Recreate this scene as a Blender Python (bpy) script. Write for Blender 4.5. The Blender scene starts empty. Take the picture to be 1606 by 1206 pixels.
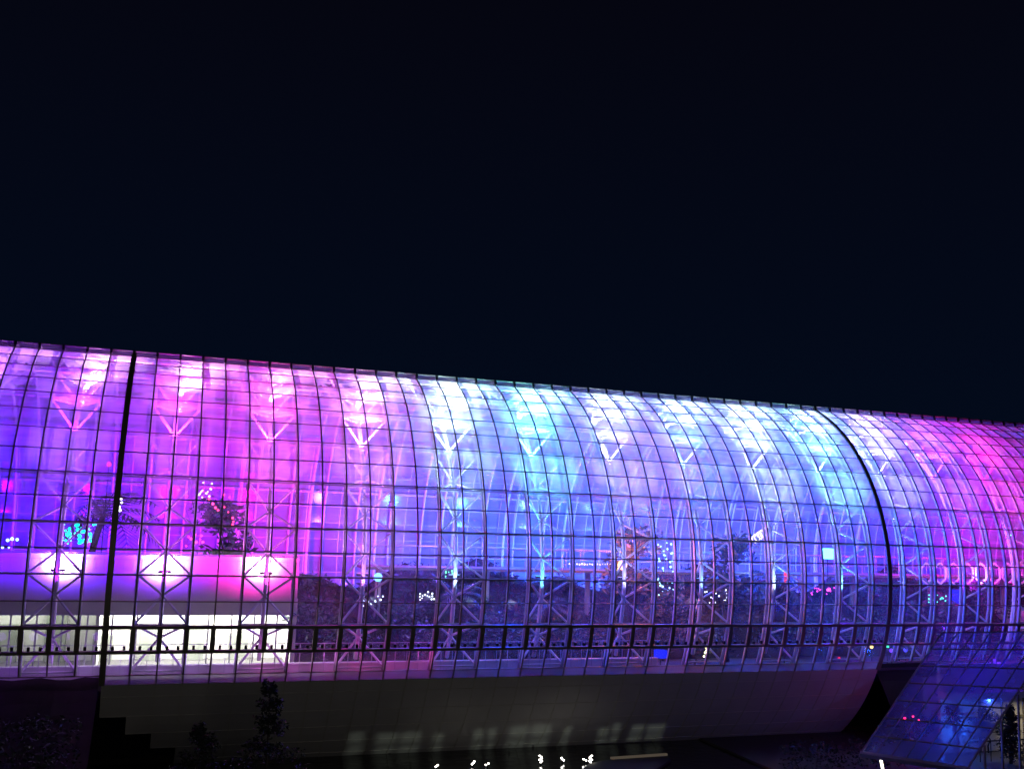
import bpy, math, random
from mathutils import Vector, Matrix
random.seed(7)
sc = bpy.context.scene
C = sc.collection
S = 1.1                                   # metres per bay
# ---------------------------------------------------------------- camera
CX, CY, CZ = 1.752*S, -50.5213*S, 2.6111*S
YAW, PIT, ROL, FPX = 0.333947, 0.1313305, 0.0347353, 1561.3466
fw = Vector((math.sin(YAW)*math.cos(PIT), math.cos(YAW)*math.cos(PIT), math.sin(PIT)))
r0 = Vector((math.cos(YAW), -math.sin(YAW), 0)); u0 = r0.cross(fw)
rt = r0*math.cos(ROL)+u0*math.sin(ROL); up = -r0*math.sin(ROL)+u0*math.cos(ROL)
CAM = Vector((CX, CY, CZ))
cd = bpy.data.cameras.new('camera'); cam = bpy.data.objects.new('camera', cd); C.objects.link(cam)
cam.matrix_world = Matrix(((rt.x, up.x, -fw.x, CX), (rt.y, up.y, -fw.y, CY), (rt.z, up.z, -fw.z, CZ), (0, 0, 0, 1)))
cd.sensor_width = 36; cd.lens = 36*FPX/1606; cd.clip_end = 3000; cd.clip_start = 0.1
sc.camera = cam
def ray(px, py): return (fw*FPX + rt*(px-803) + up*(603-py)).normalized()
def at(px, py, Y):
    d = ray(px, py); return CAM + d*((Y-CY)/d.y)
def onplane(px, py, p0, n):
    d = ray(px, py); return CAM + d*((p0-CAM).dot(n)/d.dot(n))
# ---------------------------------------------------------------- greenhouse grid
R = 9.844*S
def kx(k):
    kk = min(k, 46.0)
    f = lambda q: q + .33978*((q-13)/20)**2 - .32516*((q-13)/20)**3 - .07284*((q-13)/20)**4
    v = f(kk)
    if k > 46: v += (k-46)*(f(46)-f(45))
    return v*S
def th(j):
    if j > 18: return math.pi - th0(36-j)
    return th0(j)
def th0(j):
    w = (j-5)/8
    w3 = max(w, -1.2)
    return -.20368 + j*.098293 - .0106055*w3*w3 - .0075210*w3**3
def cyl(k, j, d=0.0):                     # k rib, j row, d depth (m) inside the skin
    t = th(j)
    if 14 < j < 22:                       # raised flat ridge light instead of the round crown
        y14, z14 = -R*math.cos(th(14)), R*math.sin(th(14)); jm = j if j <= 18 else 36-j
        y, z = (y14+.10*S*(jm-14), z14+.24*S*(jm-14)) if jm <= 15 else (y14+.10*S-(y14+.10*S)*(jm-15)/3, z14+.24*S+.10*(jm-15)/3)
        if j > 18: y = -y
        return Vector((kx(k), y+d*math.cos(t), z-d*math.sin(t)))
    r = R-d
    return Vector((kx(k), -r*math.cos(t), r*math.sin(t)))
def cyl_px(px, py, r=R):                  # point of the near skin hit by a ray
    d = ray(px, py); a = d.y*d.y+d.z*d.z; b = CAM.y*d.y+CAM.z*d.z; c = CAM.y**2+CAM.z**2-r*r
    t = (-b-math.sqrt(max(b*b-a*c, 0)))/a
    return CAM+d*t
ZW = -8.7                               # water level
# ---------------------------------------------------------------- mesh helper
class MB:
    def __init__(s): s.v, s.f, s.m = [], [], []
    def quad(s, a, b, c, d, m=0):
        n = len(s.v); s.v += [tuple(a), tuple(b), tuple(c), tuple(d)]; s.f.append((n, n+1, n+2, n+3)); s.m.append(m)
    def tri(s, a, b, c, m=0):
        n = len(s.v); s.v += [tuple(a), tuple(b), tuple(c)]; s.f.append((n, n+1, n+2)); s.m.append(m)
    def box(s, lo, hi, m=0):
        x0, y0, z0 = lo; x1, y1, z1 = hi
        P = [(x0,y0,z0),(x1,y0,z0),(x1,y1,z0),(x0,y1,z0),(x0,y0,z1),(x1,y0,z1),(x1,y1,z1),(x0,y1,z1)]
        n = len(s.v); s.v += P
        for q in ((0,3,2,1),(4,5,6,7),(0,1,5,4),(1,2,6,5),(2,3,7,6),(3,0,4,7)):
            s.f.append(tuple(n+i for i in q)); s.m.append(m)
    def obox(s, c, ax, ay, az, m=0):      # centre and three half axes
        P = [c+ax*i+ay*j+az*k for k in (-1,1) for (i, j) in ((-1,-1),(1,-1),(1,1),(-1,1))]
        n = len(s.v); s.v += [tuple(p) for p in P]
        for q in ((0,3,2,1),(4,5,6,7),(0,1,5,4),(1,2,6,5),(2,3,7,6),(3,0,4,7)):
            s.f.append(tuple(n+i for i in q)); s.m.append(m)
    def bar(s, a, b, w, h=None, upv=None, m=0):
        a = Vector(a); b = Vector(b); d = b-a; L = d.length
        if L < 1e-6: return
        d /= L; u = Vector(upv) if upv is not None else (Vector((0,0,1)) if abs(d.z) < .9 else Vector((0,1,0)))
        sd = d.cross(u).normalized(); u = sd.cross(d)
        s.obox((a+b)/2, d*(L/2), sd*(w/2), u*((h or w)/2), m)
    def tube(s, pts, r, n=6, m=0, r2=None, cap=True):
        pts = [Vector(p) for p in pts]; N = len(pts); base = len(s.v)
        for i, p in enumerate(pts):
            d = (pts[min(i+1, N-1)]-pts[max(i-1, 0)]).normalized()
            u = Vector((0,0,1)) if abs(d.z) < .9 else Vector((0,1,0))
            a = d.cross(u).normalized(); b = a.cross(d)
            rr = r if r2 is None else r+(r2-r)*i/(N-1)
            for q in range(n):
                t = 2*math.pi*q/n; s.v.append(tuple(p+a*(rr*math.cos(t))+b*(rr*math.sin(t))))
        for i in range(N-1):
            for q in range(n):
                q2 = (q+1) % n
                s.f.append((base+i*n+q, base+i*n+q2, base+(i+1)*n+q2, base+(i+1)*n+q)); s.m.append(m)
        if cap:
            s.f.append(tuple(base+q for q in range(n))[::-1]); s.m.append(m)
            s.f.append(tuple(base+(N-1)*n+q for q in range(n))); s.m.append(m)
    def ico(s, c, r, m=0, seg=8, rings=5, sq=1):
        base = len(s.v)
        for i in range(rings+1):
            p = math.pi*i/rings
            for q in range(seg):
                t = 2*math.pi*q/seg
                s.v.append((c[0]+r*math.sin(p)*math.cos(t), c[1]+r*math.sin(p)*math.sin(t), c[2]+r*sq*math.cos(p)))
        for i in range(rings):
            for q in range(seg):
                q2 = (q+1) % seg
                s.f.append((base+i*seg+q, base+(i+1)*seg+q, base+(i+1)*seg+q2, base+i*seg+q2)); s.m.append(m)
    def build(s, name, mats, parent=None, smooth=False, loc=None):
        me = bpy.data.meshes.new(name)
        off = Vector(loc) if loc is not None else Vector((0,0,0))
        if parent is not None: off = Vector(parent.get('_o', (0,0,0)))
        me.from_pydata([tuple(Vector(v)-off) for v in s.v], [], s.f)
        if not isinstance(mats, (list, tuple)): mats = [mats]
        for m in mats: me.materials.append(m)
        me.polygons.foreach_set('material_index', s.m)
        if smooth: me.polygons.foreach_set('use_smooth', [True]*len(s.f))
        me.update()
        o = bpy.data.objects.new(name, me); C.objects.link(o)
        if parent is not None: o.parent = parent; o['_o'] = tuple(off)
        else: o.location = off
        return o
def tag(o, label, cat, group=None):
    o['label'] = label; o['category'] = cat
    if group: o['group'] = group
    return o
def thing(name, label, cat, loc=(0,0,0), group=None):
    o = bpy.data.objects.new(name, None); C.objects.link(o); o.location = loc; o['_o'] = tuple(loc); o.empty_display_size = .2
    return tag(o, label, cat, group)
def struct(o, kind='structure'): o['kind'] = kind; return o
# ---------------------------------------------------------------- materials
def newmat(name):
    m = bpy.data.materials.new(name); m.use_nodes = True; nt = m.node_tree; nt.nodes.clear()
    return m, nt, nt.nodes.new('ShaderNodeOutputMaterial')
def plain(name, col, rough=.6, metal=0, var=.25, scale=3, bump=0):
    m, nt, out = newmat(name); N = nt.nodes; L = nt.links
    b = N.new('ShaderNodeBsdfPrincipled'); b.inputs['Roughness'].default_value = rough; b.inputs['Metallic'].default_value = metal
    tc = N.new('ShaderNodeTexCoord'); no = N.new('ShaderNodeTexNoise'); no.inputs['Scale'].default_value = scale; no.inputs['Detail'].default_value = 5
    L.new(tc.outputs['Object'], no.inputs['Vector'])
    mx = N.new('ShaderNodeMix'); mx.data_type = 'RGBA'
    mx.inputs['A'].default_value = (*[c*(1-var) for c in col], 1); mx.inputs['B'].default_value = (*[min(1, c*(1+var)) for c in col], 1)
    L.new(no.outputs['Fac'], mx.inputs['Factor']); L.new(mx.outputs['Result'], b.inputs['Base Color'])
    if bump:
        bp = N.new('ShaderNodeBump'); bp.inputs['Strength'].default_value = bump; L.new(no.outputs['Fac'], bp.inputs['Height']); L.new(bp.outputs[0], b.inputs['Normal'])
    L.new(b.outputs[0], out.inputs[0]); return m
def glow(name, col, st):
    m, nt, out = newmat(name); e = nt.nodes.new('ShaderNodeEmission'); e.inputs[0].default_value = (*col, 1); e.inputs[1].default_value = st
    nt.links.new(e.outputs[0], out.inputs[0]); return m
def skin(name, h0, h1, gl=.08, tint=(.9,.93,1), rise=None, alb=(.80,.84,.92)):
    """twin wall sheet: clear share + milky share that catches the lamps; haze drifts in soft horizontal bands"""
    m, nt, out = newmat(name); N = nt.nodes; L = nt.links
    tr = N.new('ShaderNodeBsdfTransparent'); tr.inputs[0].default_value = (*tint, 1)
    di = N.new('ShaderNodeBsdfDiffuse'); tl = N.new('ShaderNodeBsdfTranslucent')
    di.inputs[0].default_value = tl.inputs[0].default_value = (*alb, 1)
    mx = N.new('ShaderNodeMixShader'); mx.inputs[0].default_value = .6; L.new(di.outputs[0], mx.inputs[1]); L.new(tl.outputs[0], mx.inputs[2])
    tc = N.new('ShaderNodeTexCoord'); mp = N.new('ShaderNodeMapping'); mp.inputs['Scale'].default_value = (.16, .55, .9)
    L.new(tc.outputs['Object'], mp.inputs[0])
    no = N.new('ShaderNodeTexNoise'); no.inputs['Scale'].default_value = 1; no.inputs['Detail'].default_value = 6; no.inputs['Roughness'].default_value = .6
    L.new(mp.outputs[0], no.inputs['Vector'])
    mr = N.new('ShaderNodeMapRange'); mr.inputs['From Min'].default_value = .32; mr.inputs['From Max'].default_value = .68
    mr.inputs['To Min'].default_value = h0; mr.inputs['To Max'].default_value = h1; L.new(no.outputs['Fac'], mr.inputs[0])
    hz = mr.outputs[0]
    if rise:                                 # milky share grows higher up the vault
        ge = N.new('ShaderNodeNewGeometry'); sz = N.new('ShaderNodeSeparateXYZ'); L.new(ge.outputs['Position'], sz.inputs[0])
        m4 = N.new('ShaderNodeMapRange'); m4.interpolation_type = 'SMOOTHSTEP'; m4.inputs['From Min'].default_value = rise[0]; m4.inputs['From Max'].default_value = rise[1]
        m4.inputs['To Min'].default_value = rise[2]; m4.inputs['To Max'].default_value = 1; L.new(sz.outputs['Z'], m4.inputs[0])
        mu = N.new('ShaderNodeMath'); mu.operation = 'MULTIPLY'; L.new(hz, mu.inputs[0]); L.new(m4.outputs[0], mu.inputs[1]); hz = mu.outputs[0]
    m2 = N.new('ShaderNodeMixShader'); L.new(hz, m2.inputs[0]); L.new(tr.outputs[0], m2.inputs[1]); L.new(mx.outputs[0], m2.inputs[2])
    g = N.new('ShaderNodeBsdfGlossy'); g.inputs['Roughness'].default_value = .12; fr = N.new('ShaderNodeLayerWeight'); fr.inputs[0].default_value = .5
    pw = N.new('ShaderNodeMath'); pw.operation = 'POWER'; pw.inputs[1].default_value = 4; L.new(fr.outputs['Facing'], pw.inputs[0])
    ml = N.new('ShaderNodeMath'); ml.operation = 'MULTIPLY_ADD'; ml.inputs[1].default_value = gl*5; ml.inputs[2].default_value = .03; L.new(pw.outputs[0], ml.inputs[0])
    m3 = N.new('ShaderNodeMixShader'); L.new(ml.outputs[0], m3.inputs[0]); L.new(m2.outputs[0], m3.inputs[1]); L.new(g.outputs[0], m3.inputs[2])
    L.new(m3.outputs[0], out.inputs[0]); return m
M = dict(
 glass=skin('acrylic_sheet', .26, .80, .03, rise=(.8, 7.0, .20)), ridge=skin('smoked_ridge_sheet', .30, .45, tint=(.3,.3,.36), alb=(.4,.4,.45)),
 farglass=skin('rear_acrylic_sheet', .55, .97), sill=skin('milky_sill_sheet', .75, .9, alb=(.28,.28,.3)),
 rib=plain('bronze_paint', (.24,.22,.17), .5, .3, .2), white=plain('white_paint', (.78,.78,.78), .4, 0, .05),
 clad=plain('cream_cladding', (.60,.585,.54), .55, 0, .14, .8), seam=plain('cladding_joint', (.62,.6,.52), .5),
 cab=plain('sage_cabinet', (.30,.32,.26), .6), conc=plain('concrete', (.45,.44,.42), .8, 0, .15, 1.2, .1), plaster=plain('plaster', (.7,.69,.66), .8, 0, .08, 1.5),
 dark=plain('black_metal', (.012,.012,.014), .5, .4), soil=plain('dark_soil', (.02,.017,.012), .95, 0, .4, 2, .4),
 steel=plain('galvanised_rail', (.55,.56,.58), .4, .6, .1), bark=plain('bark', (.06,.045,.03), .9, 0, .3, 8, .5),
 leafa=plain('leaf_deep', (.04,.065,.06), .5, 0, .4, 4), leafb=plain('leaf_light', (.08,.11,.10), .5, 0, .4, 4),
 paving=plain('paving', (.10,.095,.09), .8, 0, .2, 1.5), winroom=plain('cream_wall', (.74,.72,.66), .8, 0, .06, .7),
 leafd=plain('leaf_dark_conifer', (.018,.028,.014), .7, 0, .4, 4),
)
def clear(name='window_glass'):
    m, nt, out = newmat(name); N = nt.nodes; L = nt.links
    tr = N.new('ShaderNodeBsdfTransparent'); tr.inputs[0].default_value = (.94,.97,.95,1); g = N.new('ShaderNodeBsdfGlossy'); g.inputs['Roughness'].default_value = .03
    mx = N.new('ShaderNodeMixShader'); mx.inputs[0].default_value = .05
    L.new(tr.outputs[0], mx.inputs[1]); L.new(g.outputs[0], mx.inputs[2]); L.new(mx.outputs[0], out.inputs[0]); return m
M['clear'] = clear()
def water():
    m, nt, out = newmat('pond_water'); N = nt.nodes; L = nt.links
    b = N.new('ShaderNodeBsdfPrincipled'); b.inputs['Base Color'].default_value = (.004,.006,.008,1); b.inputs['Roughness'].default_value = .04
    tc = N.new('ShaderNodeTexCoord'); no = N.new('ShaderNodeTexNoise'); no.inputs['Scale'].default_value = 2.2; no.inputs['Detail'].default_value = 3
    L.new(tc.outputs['Object'], no.inputs['Vector']); bp = N.new('ShaderNodeBump'); bp.inputs['Strength'].default_value = .35; bp.inputs['Distance'].default_value = .08
    L.new(no.outputs['Fac'], bp.inputs['Height']); L.new(bp.outputs[0], b.inputs['Normal']); L.new(b.outputs[0], out.inputs[0]); return m
M['water'] = water()
# ---------------------------------------------------------------- greenhouse
K0, K1 = -8, 70
END = 36                                   # underside cladding ends at this rib
house = thing('glass_greenhouse', 'long glowing tube-shaped glass greenhouse lit violet, pink and blue from inside', 'greenhouse', (kx(13), 0, ZW))
def curve(k, j0, j1, d=0., sub=2):
    n = int(round((j1-j0)*sub)); return [cyl(k, j0+(j1-j0)*i/n, d) for i in range(n+1)]
def strip_band(mb, k, j0, j1, w, d0, d1, sub=2, m=0):    # curved bar following the section
    n = max(1, int(round((j1-j0)*sub)))
    prof = []
    for i in range(n+1):
        j = j0+(j1-j0)*i/n; x = kx(k); a = cyl(k, j, d0); b = cyl(k, j, d1)
        prof.append([(x-w/2, a.y, a.z), (x+w/2, a.y, a.z), (x+w/2, b.y, b.z), (x-w/2, b.y, b.z)])
    for i in range(n):
        A, B = prof[i], prof[i+1]
        for q in range(4): mb.quad(A[q], A[(q+1) % 4], B[(q+1) % 4], B[q], m)
    mb.quad(*prof[0], m); mb.quad(*prof[-1][::-1], m)
SILL = -2.42
# glazing: one curved sheet per bay
for k in range(K0, K1):
    mb = MB()
    for j in range(-2, 38):
        mat = 0 if j < 14 else (1 if j < 22 else 2)
        js = [j, j+1]
        a, b, c, d = cyl(k, js[0]), cyl(k+1, js[0]), cyl(k+1, js[1]), cyl(k, js[1])
        mb.quad(a, b, c, d, mat)
    mb.build('glass_panel', [M['glass'], M['ridge'], M['farglass']], house)
# ribs
for k in range(K0, K1+1):
    mb = MB(); thick = k in (0, 36)
    w = .24 if thick else .06
    top = -2 if k < 0 else SILL
    strip_band(mb, k, top if k < END+1 else -2, 22, w, -.07 if thick else -.035, .03, 2)
    strip_band(mb, k, 22, 38, .05, -.03, .03, 1, 1)
    if not thick: strip_band(mb, k, -1, 0, .20, -.09, -.0375, 2)
    for jj in (14,):
        c = cyl(k, jj, -.10); c2 = cyl(k, jj+.9, -.10); mb.bar(c, c2, .11, .07, (0, -.5, 1), 2)
    o = mb.build('rib', [M['rib'], M['white'], M['dark']], house)
    if thick: o['label'] = 'thick dark expansion rib'
# purlins
for j in list(range(-2, 15)) + [15, 18, 21, 22] + list(range(23, 38)):
    mb = MB(); w = {0: .14, -1: .12, 14: .08}.get(j, .044 if j < 8 else .032); dd = .10 if j in (0, -1) else .03
    if j > 14 and j < 23: w = .05
    mb2 = [cyl(k, j, -dd+.001) for k in range(K0, K1+1)]
    t = th(j) if not 14 < j < 22 else math.pi/2; tang = Vector((0, R*math.sin(t), R*math.cos(t))).normalized(); nrm = Vector((0, -math.cos(t), math.sin(t)))
    for i in range(len(mb2)-1):
        a, b = mb2[i], mb2[i+1]; c = (a+b)/2 - nrm*(dd/2)
        mb.obox(c, Vector(((b.x-a.x)/2, 0, 0)), nrm*(dd/2+.012), tang*(w/2))
    mb.build('purlin', M['rib'] if j < 22 else M['white'], house)
# little outside brackets, two in every bay of the window band
for k in range(K0+4, 36):
    for q in (.30, .72):
        mb = MB(); x = kx(k)+(kx(k+1)-kx(k))*q; t = th(-.83); c = Vector((x, -(R+.05)*math.cos(t), (R+.05)*math.sin(t)))
        mb.obox(c, Vector((.055, 0, 0)), Vector((0, -.05*math.cos(t), .05*math.sin(t))), Vector((0, .055*math.sin(t), .075*math.cos(t))))
        mb.build('bracket', M['dark'], house)
# ridge cap tube along the crown
mb = MB(); mb.tube([cyl(K0, 15, -.03), cyl(K1, 15, -.03)], .05, 6); mb.build('ridge_rail', M['rib'], house)
# milky sill strip under the lowest panes, and the cladding of the underside
for k in range(0, END):
    mb = MB(); mb.quad(cyl(k, SILL), cyl(k+1, SILL), cyl(k+1, -2), cyl(k, -2)); mb.build('sill_panel', M['sill'], house)
for k in range(0, END):
    low = {0: -4, 1: -5, 2: -6}.get(k, -8)
    mb = MB()
    segs = [SILL] + [q for q in range(-3, low-1, -1)]
    for a, b in zip(segs, segs[1:]):
        for h in (0, .5):
            j0 = a+(b-a)*h; j1 = a+(b-a)*(h+.5)
            mb.quad(cyl(k, j1), cyl(k+1, j1), cyl(k+1, j0), cyl(k, j0), 0)
    for q in segs[1:]:                       # raised light joints
        t = th(q); c = (cyl(k, q, -.012)+cyl(k+1, q, -.012))/2
        mb.obox(c, Vector(((kx(k+1)-kx(k))/2-.02, 0, 0)), Vector((0, -math.cos(t), math.sin(t)))*.01, Vector((0, math.sin(t), math.cos(t)))*.016, 1)
    strip_band(mb, k, low, SILL-.01, .034, -.024, .01, 2, 1)
    mb.build('cladding_panel', [M['clad'], M['seam']], house)
# trusses
TR = list(range(-6, 51, 4))
for c in TR:
    tr = bpy.data.objects.new('truss_arch', None); C.objects.link(tr); tr.parent = house; tr['_o'] = house['_o']
    DO, DI = .32, 1.35
    for kk, d, w in ((c-1, DO, .075), (c+1, DO, .075), (c, DI, .10)):
        mb = MB(); mb.tube(curve(kk, -2.2, 38, d, 1), w, 7); mb.build('chord', M['white'], tr, True)
    mb = MB()
    for j in range(-2, 21, 2):
        nodes = [(c-1, j), (c+1, j), (c-1, j+2), (c+1, j+2)]
        inn = cyl(c, j+1, DI)
        for kk, jj in nodes: mb.tube([cyl(kk, jj, DO), inn], .055, 5)
        mb.tube([cyl(c-1, j, DO), cyl(c+1, j, DO)], .04, 5)
        mb.ico(inn, .13, 0, 6, 4)
    mb.build('web', M['white'], tr)
# white tubes just inside the skin along the length
for j in list(range(2, 15, 2)) + [22, 26, 30, 34]:
    mb = MB(); mb.tube([cyl(k, j, .22) for k in range(K0, K1+1)], .05, 6); mb.build('inner_tube', M['white'], house, True)
# inner faces (white fins) of plain ribs
for k in range(K0, K1+1):
    if k in (0, 36): continue
    mb = MB(); strip_band(mb, k, -2, 20, .035, .035, .13, 1); mb.build('inner_fin', M['white'], house)
# ---------------------------------------------------------------- inside floor, pavilion, walkway
FZ = cyl(0, SILL).z
mb = MB(); mb.box((kx(K0), -R*.875, FZ-.3), (kx(K1), R*.875, FZ)); struct(mb.build('floor', M['paving']))
# long white curb wall along the panes
mb = MB(); yc = cyl(0, -2).y+1.0; zc = at(300, 1042, yc).z-.07
mb.box((kx(K0), yc, FZ+.002), (kx(24), yc+.25, zc)); mb.box((kx(K0), yc-.06, zc+.002), (kx(24), yc+.31, zc+.07))
tag(mb.build('planter_wall', M['plaster']), 'long low white planter wall just inside the lowest panes', 'wall')
rail = thing('railing', 'thin white handrail on posts behind the dark window band', 'railing', (kx(8), yc-.25, FZ))
mb = MB(); zr = at(300, 1010, yc-.25).z; mb.tube([(kx(-4), yc-.25, zr), (kx(24), yc-.25, zr)], .02, 6); mb.build('handrail', M['steel'], rail)
for i in range(56):
    x = kx(-4+i*.5)+.1; mb = MB(); mb.bar((x, yc-.25, FZ+.002), (x, yc-.25, zr), .022); mb.build('post', M['steel'], rail)
# pavilion
PY = -6.3*S
pavL = kx(K0); p0 = at(463, 985, PY); pavR = p0.x
zt = at(250, 871, PY).z; zs = at(250, 941, PY).z
pav = thing('interior_building', 'two storey concrete building inside the left end with brightly lit lower windows', 'building', (0, PY, FZ))
mb = MB(); mb.box((pavL, PY, zs), (pavR, PY+.3, zt)); mb.box((pavL, PY+.301, zs+.1), (pavR, 2.5, zs+.35)); mb.build('parapet', M['plaster'], pav)
mb = MB(); mb.tube([(pavL, PY+.15, zt+.06), (pavR, PY+.15, zt+.06)], .03, 6)
for i in range(60):
    x = pavL+.3+i*.42
    if x < pavR: mb.bar((x, PY-.04, zt-.65), (x, PY-.04, zt-.2), .012)
mb.bar((pavL, PY-.05, zt-.2), (pavR, PY-.05, zt-.2), .02)
mb.build('parapet_rail', M['steel'], pav)
FY = PY+1.1                               # window wall set back under the deck
zh = at(250, 963, FY).z
mb = MB(); mb.box((pavL, FY, zh), (pavR, FY+.2, zs-.002)); mb.build('lintel', M['plaster'], pav)
zb = FZ
x = pavL; i = 0; edges = []
while x < pavR-.6: edges.append(x); x += 1.05
edges.append(pavR)
for a, b in zip(edges, edges[1:]):
    f = MB()
    for (q0, q1, z0, z1) in ((a, a+.035, zb, zh), (b-.035, b, zb, zh), (a+.036, b-.036, zb, zb+.06), (a+.036, b-.036, zh-.05, zh), (a+.036, b-.036, zh-.55, zh-.515)):
        f.box((q0, FY-.02, z0+.002), (q1, FY+.05, z1-.002))
    fo = f.build('window_frame', M['steel'], pav)
    g = MB(); g.quad((a+.03, FY+.02, zb), (b-.03, FY+.02, zb), (b-.03, FY+.02, zh), (a+.03, FY+.02, zh)); g.build('pane', M['clear'], fo)
RY = FY+3.2
mb = MB(); mb.box((pavL, RY, zb), (pavR+.2, RY+.2, zs)); mb.box((pavR, FY+.06, zb), (pavR+.2, RY-.002, zs-.002)); mb.box((kx(-.6), FY+.25, zb), (kx(-.6)+.15, RY-.002, zs-.004)); mb.build('room_wall', M['winroom'], pav)
mb = MB()
for i in range(9):
    x = pavL+1.2+i*2.1
    if x < pavR-1.2: mb.box((x, RY-.5, zb+.01), (x+.9, RY-.05, zb+1.2+.5*(i % 3)))
mb.build('cabinet', M['cab'], pav)
ceil = MB()
n = 0
for x in [pavL+1+i*1.6 for i in range(14)]:
    if x < pavR-.8: ceil.box((x, FY+.9, zs-.09), (x+.9, FY+1.15, zs-.03)); n += 1
ceil.build('ceiling_lamp', glow('fluorescent', (1, .97, .8), 6), pav)
def area(name, loc, sx, sy, col, P, rot=(0,0,0)):
    l = bpy.data.lights.new(name, 'AREA'); l.shape = 'RECTANGLE'; l.size = sx; l.size_y = sy; l.color = col; l.energy = P
    o = bpy.data.objects.new(name, l); C.objects.link(o); o.location = loc; o.rotation_euler = rot; return o
xs = kx(-.6)
area('room_light', ((xs+pavR)/2+.2, FY+1.6, zs-.12), pavR-xs-.6, 2, (1,.96,.86), 1700)
area('room_light', ((xs+pavL)/2, FY+1.6, zs-.12), xs-pavL-.6, 2, (.9,.92,.8), 210)
# raised walkway through the rest of the house
WZ = at(900, 893, -3.5).z; wx0 = kx(11); wx1 = kx(68)
wk = thing('elevated_walkway', 'raised walkway on columns crossing the planting from the middle to the right end', 'walkway', (kx(30), -3, FZ))
mb = MB(); mb.box((wx0, -4.1, WZ-.14), (wx1, -1.9, WZ)); mb.build('deck', M['rib'], wk)
mb = MB()
for y in (-4.05, -1.95):
    mb.tube([(wx0, y, WZ+1.05), (wx1, y, WZ+1.05)], .035, 6); mb.tube([(wx0, y, WZ+.55), (wx1, y, WZ+.55)], .015, 5)
    for i in range(48): xx = wx0+.2+i*1.08; mb.bar((xx, y, WZ+.001), (xx, y, WZ+1.05), .03)
mb.build('rail', M['steel'], wk)
for i in range(9):
    mb = MB(); xx = wx0+1+i*6; mb.tube([(xx, -3, FZ+.002), (xx, -3, WZ-.14)], .16, 10); mb.build('column', M['conc'], wk, True)
random.seed(9)
zb1 = at(900, 884, -.6).z
def hill(x, t): return (zb1-FZ)*(t**.7)*(.86+.12*math.sin(x*.43)+.08*math.sin(x*1.31+1))
mb = MB(); NX, NY = 90, 10; xa_, xb_ = pavR+.4, kx(K1)-1
P = [[(xa_+(xb_-xa_)*i/NX, -5.2+4.6*j/NY, FZ+.02+hill(xa_+(xb_-xa_)*i/NX, j/NY)+random.uniform(-.08,.08)) for j in range(NY+1)] for i in range(NX+1)]
for i in range(NX):
    for j in range(NY): mb.quad(P[i][j], P[i+1][j], P[i+1][j+1], P[i][j+1])
    mb.quad(P[i][NY], P[i+1][NY], (P[i+1][NY][0], .6, FZ+.01), (P[i][NY][0], .6, FZ+.01))
struct(mb.build('ground_planting', M['soil']))
mb = MB()
for _ in range(7500):
    x = random.uniform(xa_, xb_); t = random.random(); z = FZ+.02+hill(x, t)
    p = Vector((x, -5.2+4.6*t, z+random.uniform(0, .32))); a = Vector((random.gauss(0,1), random.gauss(0,1), random.gauss(.5,.6))).normalized(); b = a.cross(Vector((random.gauss(0,1), random.gauss(0,1), .3))).normalized(); s_ = random.uniform(.08, .24)
    mb.quad(p-a*s_, p-b*s_*.35, p+a*s_, p+b*s_*.35, random.choice((0, 1)))
gc = mb.build('ground_cover', [M['leafa'], M['leafb']]); gc['kind'] = 'stuff'
for px, py, lab, P_ in ((582,946,'pale rock below the blue globe lamp',45),(668,940,'pale rock among dark leaves',35),(735,946,'pale rock washed with cold light',60),(800,950,'pale rock beside the short palm',45),(1052,938,'pale rock right of the orange tree',40),(1085,946,'pale rock near the tall dark tree',40),(1170,905,'pale rock left of the spiral palm',60)):
    t_ = .45; c = at(px, py, -3.9); random.seed(px); mb = MB(); mb.ico(c, .42, 0, 9, 6, .75)
    mb.v = [(x+random.uniform(-.09,.09), y+random.uniform(-.09,.09), z+random.uniform(-.06,.06)) for x, y, z in mb.v]
    tag(mb.build('rock', M['paving'], loc=c), lab, 'rock', 'pale rocks in the planting'); ROCK = globals().setdefault('ROCKS', []); ROCK.append((c, P_))
# hexagon lattice panels hung along the right end of the deck
def hexring(cx, cz, y, r, w=.06):
    mb = MB(); P = [Vector((cx+r*math.sin(math.pi/3*q), y, cz+r*math.cos(math.pi/3*q))) for q in range(6)]
    for q in range(6): mb.bar(P[q], P[(q+1) % 6], w, w, (0, 1, 0))
    return mb
hx0 = at(1450, 897, -6.8); 
for i in range(9):
    px = 1453+i*21.3; c = at(px, 899, -6.8); r = abs(at(px+10.6, 899, -6.8).x-c.x)
    mb = MB()
    P = [Vector((c.x+r*.92*math.sin(math.pi/3*q), -6.8, c.z+.62*math.cos(math.pi/3*q))) for q in range(6)]
    for q in range(6): mb.bar(P[q], P[(q+1) % 6], .085, .085, (0, 1, 0))
    tag(mb.build('hexagon_frame', M['white'], loc=c), 'white hexagon frame, %s in the row across the right end' % ['first','second','third','fourth','fifth','sixth','seventh','eighth','ninth'][i], 'lattice', 'hexagon frames in a row')
HEXC = [at(1453+i*21.3, 899, -7.7) for i in range(9)]
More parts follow.
